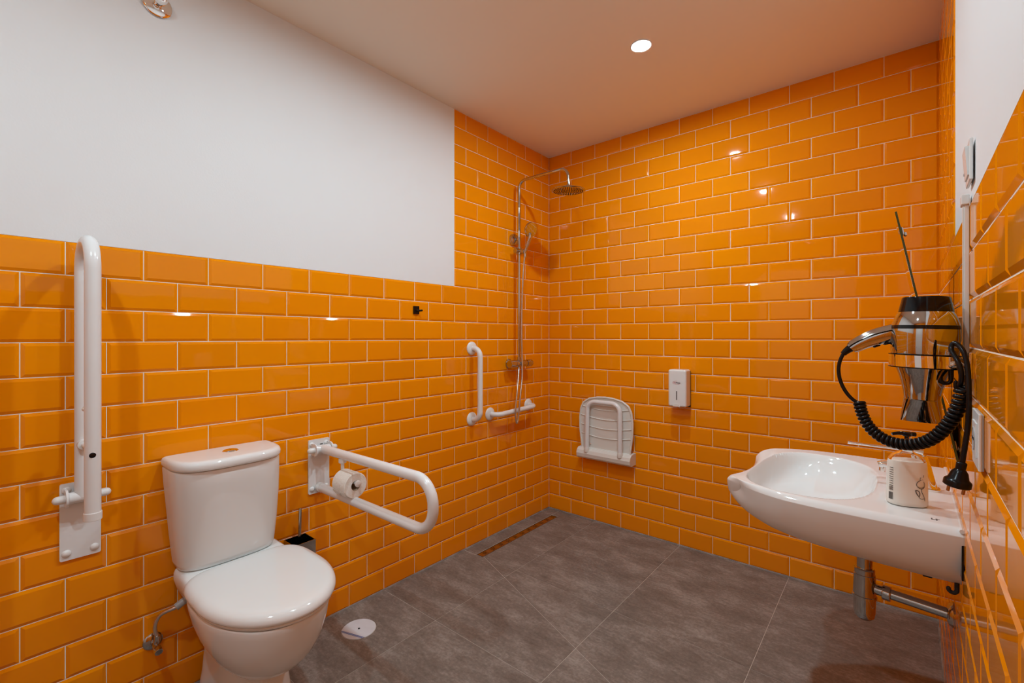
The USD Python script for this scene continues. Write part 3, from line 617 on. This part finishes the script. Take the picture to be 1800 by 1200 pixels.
# tap with long lever
t = thing('basin_tap', 'chrome basin tap with long lever standing behind the soap bottle', 'tap')
bx, by = 2.130, -1.000
def tapring(z, cx, r1, r2): return superring(z, cx, by, r1, r1, r2, 2.6, 40)
obj('base_plate', rings([superring(RIM - 0.001, bx, by, 0.030, 0.030, 0.030, 3, 40), superring(RIM + 0.006, bx, by, 0.030, 0.030, 0.030, 3, 40), superring(RIM + 0.008, bx, by, 0.027, 0.027, 0.027, 3, 40)]), 'chrome', t)
obj('body', rings([tapring(RIM + 0.007, bx, 0.024, 0.024), tapring(RIM + 0.03, bx - 0.004, 0.022, 0.023), tapring(RIM + 0.07, bx - 0.012, 0.021, 0.022), tapring(RIM + 0.102, bx - 0.02, 0.020, 0.021), tapring(RIM + 0.106, bx - 0.02, 0.017, 0.018)]), 'chrome', t)
sp = smooth_path([(bx - 0.01, by, RIM + 0.052), (bx - 0.05, by, RIM + 0.058), (bx - 0.095, by, RIM + 0.060), (bx - 0.118, by, RIM + 0.055)], 24)
obj('spout', tube(sp, np.linspace(0.015, 0.0115, 24), 20), 'chrome', t, smooth=60)
obj('aerator', cyl((bx - 0.108, by, RIM + 0.056), (bx - 0.110, by, RIM + 0.036), 0.0098, 24, 0.001), 'chrome', t)
lv = smooth_path([(bx - 0.01, by, RIM + 0.112), (bx - 0.06, by, RIM + 0.116), (bx - 0.13, by - 0.002, RIM + 0.117), (bx - 0.20, by - 0.004, RIM + 0.119)], 26)
T_, U_, V_ = frames(lv); tt = np.linspace(0, 2 * np.pi, 20, endpoint=False)
wid = np.interp(np.linspace(0, 1, 26), [0, 0.3, 0.75, 1], [0.018, 0.010, 0.0085, 0.012]); hgt = np.interp(np.linspace(0, 1, 26), [0, 0.3, 0.8, 1], [0.012, 0.0055, 0.0048, 0.0065])
obj('lever', rings([lv[i] + np.cos(tt)[:, None] * U_[i] * wid[i] + np.sin(tt)[:, None] * V_[i] * hgt[i] for i in range(26)]), 'chrome', t, smooth=60)

# pump bottle of white soap
t = thing('soap_bottle', 'clear pump bottle of white soap with flower print on the washbasin rim', 'soap bottle')
ox, oy = 2.077, -1.212
vd = np.array([CAM[0] - ox, CAM[1] - oy]); 
ang = math.radians(-68)                                              # broad side turned a little to the left
cA, sA = math.cos(ang), math.sin(ang)
def bring(z, a, b, n=2.4):
    r = superring(0, 0, 0, a, a, b, n, 64); r = r.copy(); x, y = r[:, 0].copy(), r[:, 1].copy()
    r[:, 0], r[:, 1], r[:, 2] = ox + x * -sA + y * cA, oy + x * cA + y * sA, RIM + z; return r
prof = [(0.001, 0.042, 0.028), (0.004, 0.0455, 0.031), (0.012, 0.0465, 0.032), (0.05, 0.0458, 0.0315), (0.09, 0.0450, 0.031), (0.117, 0.0440, 0.0305), (0.132, 0.040, 0.028), (0.142, 0.032, 0.0240), (0.147, 0.022, 0.019), (0.151, 0.0145, 0.0145), (0.160, 0.0135, 0.0135)]
obj('bottle_shell', rings([bring(0.126, 0.0422, 0.0293)] + [bring(*p) for p in prof[6:]], False), 'clear', t, smooth=60)
obj('soap', rings([bring(*p) for p in prof[:6]] + [bring(0.126, 0.0422, 0.0293), bring(0.1262, 0.0412, 0.0283), bring(0.1275, 0.036, 0.025)]), 'lotion', t, smooth=60)
bz = RIM + 0.158
obj('pump_collar', lathe([(0.0155, 0), (0.016, 0.002), (0.016, 0.013), (0.011, 0.016)], origin=(ox, oy, bz - 0.002), n=28), 'black', t)
obj('pump_stem', cyl((ox, oy, bz + 0.012), (ox, oy, bz + 0.040), 0.0055, 16), 'black', t)
nd = np.array([-0.93, -0.36, 0.0]); nd /= np.linalg.norm(nd); nsd = np.array([-nd[1], nd[0], 0])
obj('pump_head', cat(lathe([(0.010, 0), (0.0125, 0.004), (0.0125, 0.009), (0.009, 0.012)], origin=(ox, oy, bz + 0.036), n=24), tube(smooth_path([np.array([ox, oy, bz + 0.0425]) + nd * a + np.array([0, 0, -zz]) for a, zz in ((-0.02, 0.001), (0.0, 0), (0.02, 0.0), (0.035, 0.004))], 16), np.linspace(0.0062, 0.0042, 16), 14)), 'black', t)
# the print wraps the bottle: polygons in (angle-length u, height) bent on to the shell
def wrap(poly, off=0.0006, th=0.0003):
    m = extrude(poly, th); m = m.subdivide() if len(m.faces) < 4000 else m
    out = m.vertices.copy()
    zz = np.array([p[0] for p in prof]); aa = np.array([p[1] for p in prof]); bb = np.array([p[2] for p in prof])
    a = np.interp(m.vertices[:, 1], zz, aa) ; b = np.interp(m.vertices[:, 1], zz, bb)
    th_ = m.vertices[:, 0]; c, s = np.cos(th_), np.sin(th_); e = 2.4
    x = (a + off + m.vertices[:, 2]) * np.sign(c) * np.abs(c) ** (2 / e); y = (b + off + m.vertices[:, 2]) * np.sign(s) * np.abs(s) ** (2 / e)
    out[:, 0], out[:, 1], out[:, 2] = ox + x * -sA + y * cA, oy + x * cA + y * sA, RIM + m.vertices[:, 1]
    return trimesh.Trimesh(out, m.faces, process=False)
PRINT0 = None
def label_parts(th_bar, th_flower, sgn):
    rr = random.Random(3); rows = []
    for k in range(9):
        z = 0.104 - k * 0.0062; w_ = 0.17 + rr.random() * 0.12
        rows.append(sg.box(th_bar - 0.15, z, th_bar - 0.15 + w_, z + 0.0016))
        rows.append(sg.box(th_bar - 0.15 + w_ + 0.02, z, th_bar + 0.17, z + 0.0016))
    for k in range(5): rows.append(sg.box(th_bar - 0.15, 0.051 - k * 0.0024, th_bar + 0.19, 0.0522 - k * 0.0024))
    obj('label_lettering', wrap(unary_union(rows)), 'ink', t, smooth=False)
    bars = []; x = th_bar - 0.15
    while x < th_bar + 0.19:
        w_ = 0.006 + rr.random() * 0.012; bars.append(sg.box(x, 0.016, x + w_, 0.036)); x += w_ + 0.008 + rr.random() * 0.008
    obj('barcode', wrap(unary_union(bars)), 'ink', t, smooth=False)
    f = lambda pts, w_: sa.scale(sg.LineString(pts).buffer(w_), 1, 1)
    u = lambda a, b: (th_flower + sgn * a * 22, b)                  # a in metres across, b height
    def stroke(pts, w_=0.0006):
        q_ = smooth_path(np.array([(x, z, 0) for x, z in pts]), 24)[:, :2]
        l = sg.LineString([(x, z) for x, z in q_]).buffer(w_); return sa.affine_transform(l, [sgn * 22, 0, 0, 1, th_flower, 0])
    ln = [stroke([(0.001, 0.078), (-0.008, 0.072), (-0.009, 0.062), (-0.002, 0.055), (0.007, 0.056), (0.011, 0.064), (0.008, 0.074)]), stroke([(-0.006, 0.060), (0.001, 0.057), (0.009, 0.060)]), stroke([(0.003, 0.055), (0.003, 0.044), (0.008, 0.034), (0.011, 0.022)]),
          stroke([(0.009, 0.028), (0.000, 0.027), (-0.005, 0.033)]), stroke([(-0.011, 0.050), (-0.010, 0.042), (-0.005, 0.034), (-0.003, 0.040), (-0.010, 0.050)], 0.0010), stroke([(-0.002, 0.080), (0.0, 0.086)], 0.0005), stroke([(0.007, 0.086), (0.009, 0.092)], 0.0005), stroke([(0.004, 0.080), (0.007, 0.079)], 0.0005)]
    obj('flower_print', wrap(unary_union(ln)), 'ink', t, smooth=False)
LAB = t

# ------------------------------------------------------------------ mirror above the basin, tilted forward
t = thing('tilting_mirror', 'frameless mirror tilted forward from the right wall above the washbasin, seen edge-on', 'mirror')
my0, my1 = -1.25, -0.74
pt, pb = np.array([2.052, 1.677]), np.array([2.1785, 0.988])        # section: top and bottom (x, z)
up = np.array([pt[0] - pb[0], 0, pt[1] - pb[1]]); LM = np.linalg.norm(up); up /= LM
nrm_ = np.array([-up[2], 0, up[0]])                                 # towards the room and down
ev = -es                                                            # along the wall, away from the camera
O = np.array([pb[0], my0, pb[1]])
e = box(0, (my1 - my0), 0, LM, -0.0030, 0.0015)
obj('glass_pane', frame_tf(e, O, ev, up, nrm_), 'green_edge', t, smooth=False, label='green glass edge of the mirror')
obj('silver_face', frame_tf(box(0.0005, my1 - my0 - 0.0005, 0.0005, LM - 0.0005, 0.0015, 0.0019), O, ev, up, nrm_), 'mirror', t, smooth=False)
obj('back_paint', frame_tf(box(0.0005, my1 - my0 - 0.0005, 0.0005, LM - 0.0005, -0.0033, -0.0030), O, ev, up, nrm_), 'mirror_back', t, smooth=False)
for a, tab in ((0.020, 1), (my1 - my0 - 0.030, 0)):
    for l in (0.045, LM - 0.055):
        obj('clip', frame_tf(cat(*[rbox(a, a + 0.012, l - 0.012, l + 0.012, -0.008, -0.0028, 0.002)] + ([rbox(a, a + 0.012, l - 0.016, l - 0.004, -0.013, -0.006, 0.003), rbox(a, a + 0.010, l - 0.006, l + 0.004, -0.003, 0.004, 0.001)] if tab else [])), O, ev, up, nrm_), 'mid_chrome', t)
mid = O + up * (1.345 - pb[1]) / up[2]
mx = mid[0]
e = cat(rbox(0.78, 1.20, FACE, 0.058, 1.313, 1.378, 0.003))
obj('tilt_mount', right(e), 'mount', t, label='dark grey tilt mount between mirror and wall')

# ------------------------------------------------------------------ trunking, switch, socket
t = thing('cable_trunking', 'narrow white cable trunking running down the tiled right wall', 'cable trunking')
e = rbox(1.475, 1.497, FACE, 0.013, 1.178, 1.632, 0.0015)
obj('channel', right(e), 'plastic', t)
obj('cover_strip', right(rbox(1.478, 1.494, 0.0128, 0.0150, 1.18, 1.63, 0.0008)), 'cream', t)
obj('end_cap', right(rbox(1.469, 1.503, FACE, 0.018, 1.620, 1.642, 0.002)), 'plastic', t)
t = thing('light_switch', 'white light switch plate on the plaster above the trunking', 'light switch')
obj('plate', right(rbox(1.488, 1.575, FACE, 0.010, 1.657, 1.744, 0.0015)), 'plastic', t)
e = box(1.500, 1.563, 0.0095, 0.0125, 1.670, 1.731); e.vertices[:, 1] += np.where((e.vertices[:, 1] > 0.011) & (e.vertices[:, 2] > 1.7), 0.004, 0)
obj('rocker', right(e), 'plastic', t, smooth=False)
obj('toggle_mark', right(rbox(1.496, 1.503, 0.010, 0.014, 1.683, 1.690, 0.001)), 'dark', t)
t = thing('power_socket', 'white wall socket in the orange tiles above the washbasin', 'socket')
s0, s1, z0, z1 = 1.655, 1.766, 1.083, 1.186
obj('back_box', right(rbox(s0 + 0.002, s1 - 0.001, FACE, 0.0085, z0 + 0.001, z1 - 0.001, 0.001)), 'grey_plastic', t)
obj('plate', right(rbox(s0, s1, 0.0075, 0.0118, z0, z1, 0.0015)), 'plastic', t)
scs, scz = (s0 + s1) / 2, (z0 + z1) / 2
obj('inner_frame', right(rbox(scs - 0.034, scs + 0.034, 0.0115, 0.0138, scz - 0.032, scz + 0.032, 0.001)), 'plastic', t)
obj('plug_well', right(lathe([(0.0215, 0.0), (0.0215, 0.0012), (0.0195, 0.0012), (0.0195, 0.0006)], (0, 1, 0), (scs, 0.0138, scz), 36)), 'grey_plastic', t)
for s in (-0.0095, 0.0095): obj('pin_hole', right(lathe([(0.003, 0), (0.003, 0.0008)], (0, 1, 0), (scs + s, 0.0146, scz), 12)), 'dark', t)

# ------------------------------------------------------------------ stop valve high on the left wall
t = thing('stop_valve', 'chrome stop valve with blue dot high on the white left wall', 'valve')
sy_, sz_ = -2.480, 2.528
obj('rosette', lathe([(0.045, 0), (0.045, 0.002), (0.040, 0.007), (0.018, 0.012)], (1, 0, 0), (FACE, sy_, sz_), 44), 'chrome', t)
obj('spindle', cat(cyl((0.012, sy_, sz_), (0.038, sy_, sz_), 0.014, 24, 0.001)), 'chrome', t)
obj('knob', lathe([(0.016, 0), (0.020, 0.004), (0.021, 0.022), (0.017, 0.030), (0.012, 0.032)], (1, 0, 0), (0.036, sy_, sz_), 32), 'chrome', t)
obj('blue_dot', lathe([(0.007, 0), (0.006, 0.001)], (1, 0, 0), (0.068, sy_, sz_), 20), 'blue', t, label='blue dot on the knob')

# ------------------------------------------------------------------ hair dryer, its holder and its coiled cord
HY = -1.50
V3 = lambda *a: np.array(a, float)
DT, DB = np.array([2.1052, HY, 1.4150]), np.array([2.0965, HY, 1.1260])      # barrel axis, top and nozzle
ax_ = DT - DB; DL = np.linalg.norm(ax_); ax_ /= DL
t = thing('hair_dryer', 'chrome hair dryer hanging nozzle down in a ring holder above the washbasin', 'hair dryer')
S = DL / 218.0                                                       # metres per photo pixel on the barrel
pf = [(v_ - 524, r) for v_, r in ((548, 36.5), (560, 42), (575, 45.5), (590, 46.5), (610, 46.0), (630, 43.5), (645, 38.5), (660, 33), (675, 29), (690, 26), (701, 24.5))]
zz = PchipInterpolator([p[0] for p in pf], [p[1] for p in pf]); hh = np.linspace(24, 177, 40)
obj('barrel', lathe([(zz(h) * S, -h * S) for h in hh], ax_, DT, 56, False, False), 'mid_chrome', t, smooth=60)
obj('air_intake', lathe([(0.0, -6 * S), (29.5 * S, -6 * S), (29.5 * S, 0), (31 * S, 1.5 * S), (32.5 * S, 0), (37 * S, -24 * S), (36.4 * S, -26 * S)], ax_, DT, 56, False, False), 'black', t, label='black air intake ring at the top')
gr_ = cat(*[tube([DT - ax_ * 5.2 * S + np.array([math.cos(a), math.sin(a), 0]) * 29 * S, DT - ax_ * 5.2 * S - np.array([math.cos(a), math.sin(a), 0]) * 29 * S], 0.0012, 6) for a in np.linspace(0, math.pi, 7)[:-1]])
obj('intake_grille', gr_, 'black', t)
def band(v0, v1, k, m_, nm): 
    h0, h1 = v0 - 524, v1 - 524
    obj(nm, lathe([((zz(h0) - 0.2) * S, -h0 * S), ((zz(h0) + k) * S, -(h0 + 0.6) * S), ((zz(h1) + k) * S, -(h1 - 0.6) * S), ((zz(h1) - 0.2) * S, -h1 * S)], ax_, DT, 56, False, False), m_, t)
band(571.5, 578.5, 0.5, 'black', 'stripe')
# flattened concentrator nozzle
t2 = np.linspace(0, 2 * np.pi, 56, endpoint=False)
ux = np.array([1.0, 0, 0]) - ax_ * ax_[0]; ux /= np.linalg.norm(ux); uy = np.cross(ax_, ux)
nz = [DT - ax_ * h * S + (np.cos(t2)[:, None] * ux * a + np.sin(t2)[:, None] * uy * b) * S for h, a, b in ((176, 24.0, 24.0), (177, 25.2, 25.2), (182, 25.2, 23), (196, 26.5, 16), (212, 28, 10), (217, 28.5, 9), (217, 27, 7.5), (200, 24, 12))]
obj('nozzle', rings(nz, False, True), 'mid_chrome', t, smooth=50)
# handle
hs = smooth_path([V3(2.0815, -1.5000, 1.3397), V3(2.0362, -1.5000, 1.3318), V3(2.0038, -1.5000, 1.3200), V3(1.9793, -1.5000, 1.3065), V3(1.9657, -1.5000, 1.2963)], 40)
Th, _, _ = frames(hs)
def hring(i, wv, wy, off=0.0):
    n_ = np.cross(Th[i], [0, 1, 0]); n_ /= np.linalg.norm(n_); n_ = n_ if n_[2] > 0 else -n_
    return hs[i] + n_ * off + np.cos(t3)[:, None] * n_ * wv + np.sin(t3)[:, None] * np.array([0, 1.0, 0]) * wy
t3 = np.linspace(0, 2 * np.pi, 32, endpoint=False)
hw_ = np.interp(np.linspace(0, 1, 40), [0, 0.5, 0.9, 1.0], [17, 15.5, 12.5, 10.5]) * S
obj('handle', rings([hring(i, hw_[i], 0.0175 - 0.004 * i / 39) for i in range(40)]), 'mid_chrome', t, smooth=50)
st = [hring(i, 2.9 * S, 0.0182 - 0.004 * i / 39, off=hw_[i] * 0.30) for i in range(5, 40)]
obj('handle_stripe', rings(st), 'black', t, smooth=50)
for i in (14, 21):
    n_ = np.cross(Th[i], [0, 1, 0]); n_ = n_ if n_[2] > 0 else -n_
    c_ = hs[i] - n_ * hw_[i] * 1.0
    obj('switch_button', rings([c_ - n_ * h + np.cos(t3)[:, None] * Th[i] * a + np.sin(t3)[:, None] * np.array([0, 1.0, 0]) * b for h, a, b in ((-0.002, 0.008, 0.006), (0.001, 0.008, 0.006), (0.0028, 0.006, 0.0045))]), 'black', t)
obj('cord_sleeve', tube(smooth_path([V3(1.9703, -1.5000, 1.3007), V3(1.9588, -1.5000, 1.2919), V3(1.9495, -1.5000, 1.2816)], 12), np.linspace(0.011, 0.0065, 12), 18), 'black', t)
# cord: plain lead, then coil, then plain lead to the plug
c1 = smooth_path([V3(1.9506, -1.5000, 1.2831), V3(1.9413, -1.5000, 1.2553), V3(1.9413, -1.5000, 1.2263), V3(1.9506, -1.5000, 1.1951), V3(1.9668, -1.5000, 1.1705), V3(1.9816, -1.5000, 1.1605)], 50)
obj('cord', tube(c1, 0.0042, 14), 'rubber', t, smooth=60)
axis = smooth_path([V3(1.9827, -1.5000, 1.1606), V3(1.9885, -1.5050, 1.1335), V3(2.0041, -1.5100, 1.1025), V3(2.0321, -1.5250, 1.0813), V3(2.0686, -1.5450, 1.0782), V3(2.1041, -1.5700, 1.0956), V3(2.1307, -1.5950, 1.1316), V3(2.1468, -1.6100, 1.1714), V3(2.1552, -1.6200, 1.2225)], 900)
Ta, Ua, Va = frames(axis); turns = 34; ph = np.linspace(0, 2 * np.pi * turns, 900)
coil = axis + 0.0093 * (np.cos(ph)[:, None] * Ua + np.sin(ph)[:, None] * Va)
obj('coiled_cord', tube(coil, 0.0043, 10), 'rubber', t, smooth=60, label='tightly coiled black cord hanging in a loop')
c2 = smooth_path([coil[-1], V3(2.1536, -1.6200, 1.2457), V3(2.1473, -1.6150, 1.2779), V3(2.1399, -1.6000, 1.3011), V3(2.1442, -1.6000, 1.3119), V3(2.1544, -1.6100, 1.3015), V3(2.1618, -1.6200, 1.2693), V3(2.1634, -1.6300, 1.2124), V3(2.1626, -1.6300, 1.1549), V3(2.1577, -1.6300, 1.1024), V3(2.1536, -1.6300, 1.0636)], 90)
obj('cord', tube(c2, 0.0046, 14), 'rubber', t, smooth=60)
c3 = smooth_path([V3(2.1489, -1.5000, 1.2787), V3(2.1378, -1.5000, 1.2551), V3(2.1284, -1.5000, 1.2209), V3(2.1207, -1.5000, 1.1812), V3(2.1217, -1.5000, 1.1382)], 40)
c3[:, 1] += 0.05; obj('cord', tube(c3, 0.0032, 12), 'rubber', t, smooth=60)
# plug
pa, pb_ = V3(2.1536, -1.6300, 1.0705), V3(2.1461, -1.6300, 1.0227); dv = (pb_ - pa) / np.linalg.norm(pb_ - pa)
k = np.linalg.norm(pb_ - pa) / 41
pl_ = thing('mains_plug', 'black two-pin mains plug dangling on its cord above the washbasin corner', 'plug')
obj('strain_relief', lathe([(5.5 * k, 0), (7.2 * k, 2 * k), (6.8 * k, 14 * k), (8 * k, 15 * k)], dv, pa, 24), 'rubber', pl_)
obj('plug_body', lathe([(7.5 * k, 13 * k), (11 * k, 18 * k), (14 * k, 29 * k), (17.5 * k, 32 * k), (18.5 * k, 35 * k), (18.5 * k, 42 * k), (16 * k, 44 * k)], dv, pa, 32), 'rubber', pl_)
side = np.cross(dv, [0, 1, 0]); side /= np.linalg.norm(side)
for s in (-1, 1):
    o = pa + dv * 42 * k + side * s * 9.5 * k * 1.0
    obj('pin', cyl(o, o + dv * 13 * k, 2.3 * k, 14, 0.0006), 'brass', pl_)
# holder: ring, arm and hooks on the wall
t = thing('hair_dryer_holder', 'chrome ring holder with small black hooks on the right wall', 'hair dryer holder')
h0, h1 = 634 - 11 - 524, 634 + 11 - 524
rc0, rc1 = DT - ax_ * h0 * S, DT - ax_ * h1 * S
RR = 45.5 * S
obj('ring', lathe([(RR, -h0 * S), (RR + 0.0022, -h0 * S), (RR + 0.0022, -h1 * S), (RR, -h1 * S), (RR, -h0 * S)], ax_, DT, 64, False, False), 'chrome', t, smooth=30)
for h in (h0, h1): obj('ring_edge', lathe([(RR - 0.0005, -(h - 0.9) * S), (RR + 0.0034, -(h - 0.9) * S), (RR + 0.0034, -(h + 0.9) * S), (RR - 0.0005, -(h + 0.9) * S), (RR - 0.0005, -(h - 0.9) * S)], ax_, DT, 64, False, False), 'black', t, smooth=30)
sw = 1.545
wp = RW(sw, FACE, 1.262)
obj('wall_plate', right(rbox(sw - 0.022, sw + 0.022, FACE, 0.010, 1.235, 1.292, 0.002)), 'chrome', t)
ra = (rc0 + rc1) / 2 + np.array([RR + 0.001, 0, 0])
obj('arm', tube([ra - [0.0, 0, 0], (ra + wp) / 2, wp], 0.0085, 20), 'chrome', t)
for nm, s, o, z in (('hook', sw - 0.012, 0.036, 1.252), ('hook', sw + 0.004, 0.012, 1.240)):
    hk = fillet([(s, o, z), (s, o, z - 0.030), (s, o + 0.017, z - 0.030), (s, o + 0.017, z - 0.014)], 0.0078, 6)
    obj(nm, right(tube(hk, 0.0042, 12, dome=True)), 'black', t, smooth=60)

# printing on the soap bottle (towards the viewer), kept last
t = LAB
label_parts(2.72, 1.22, -1)
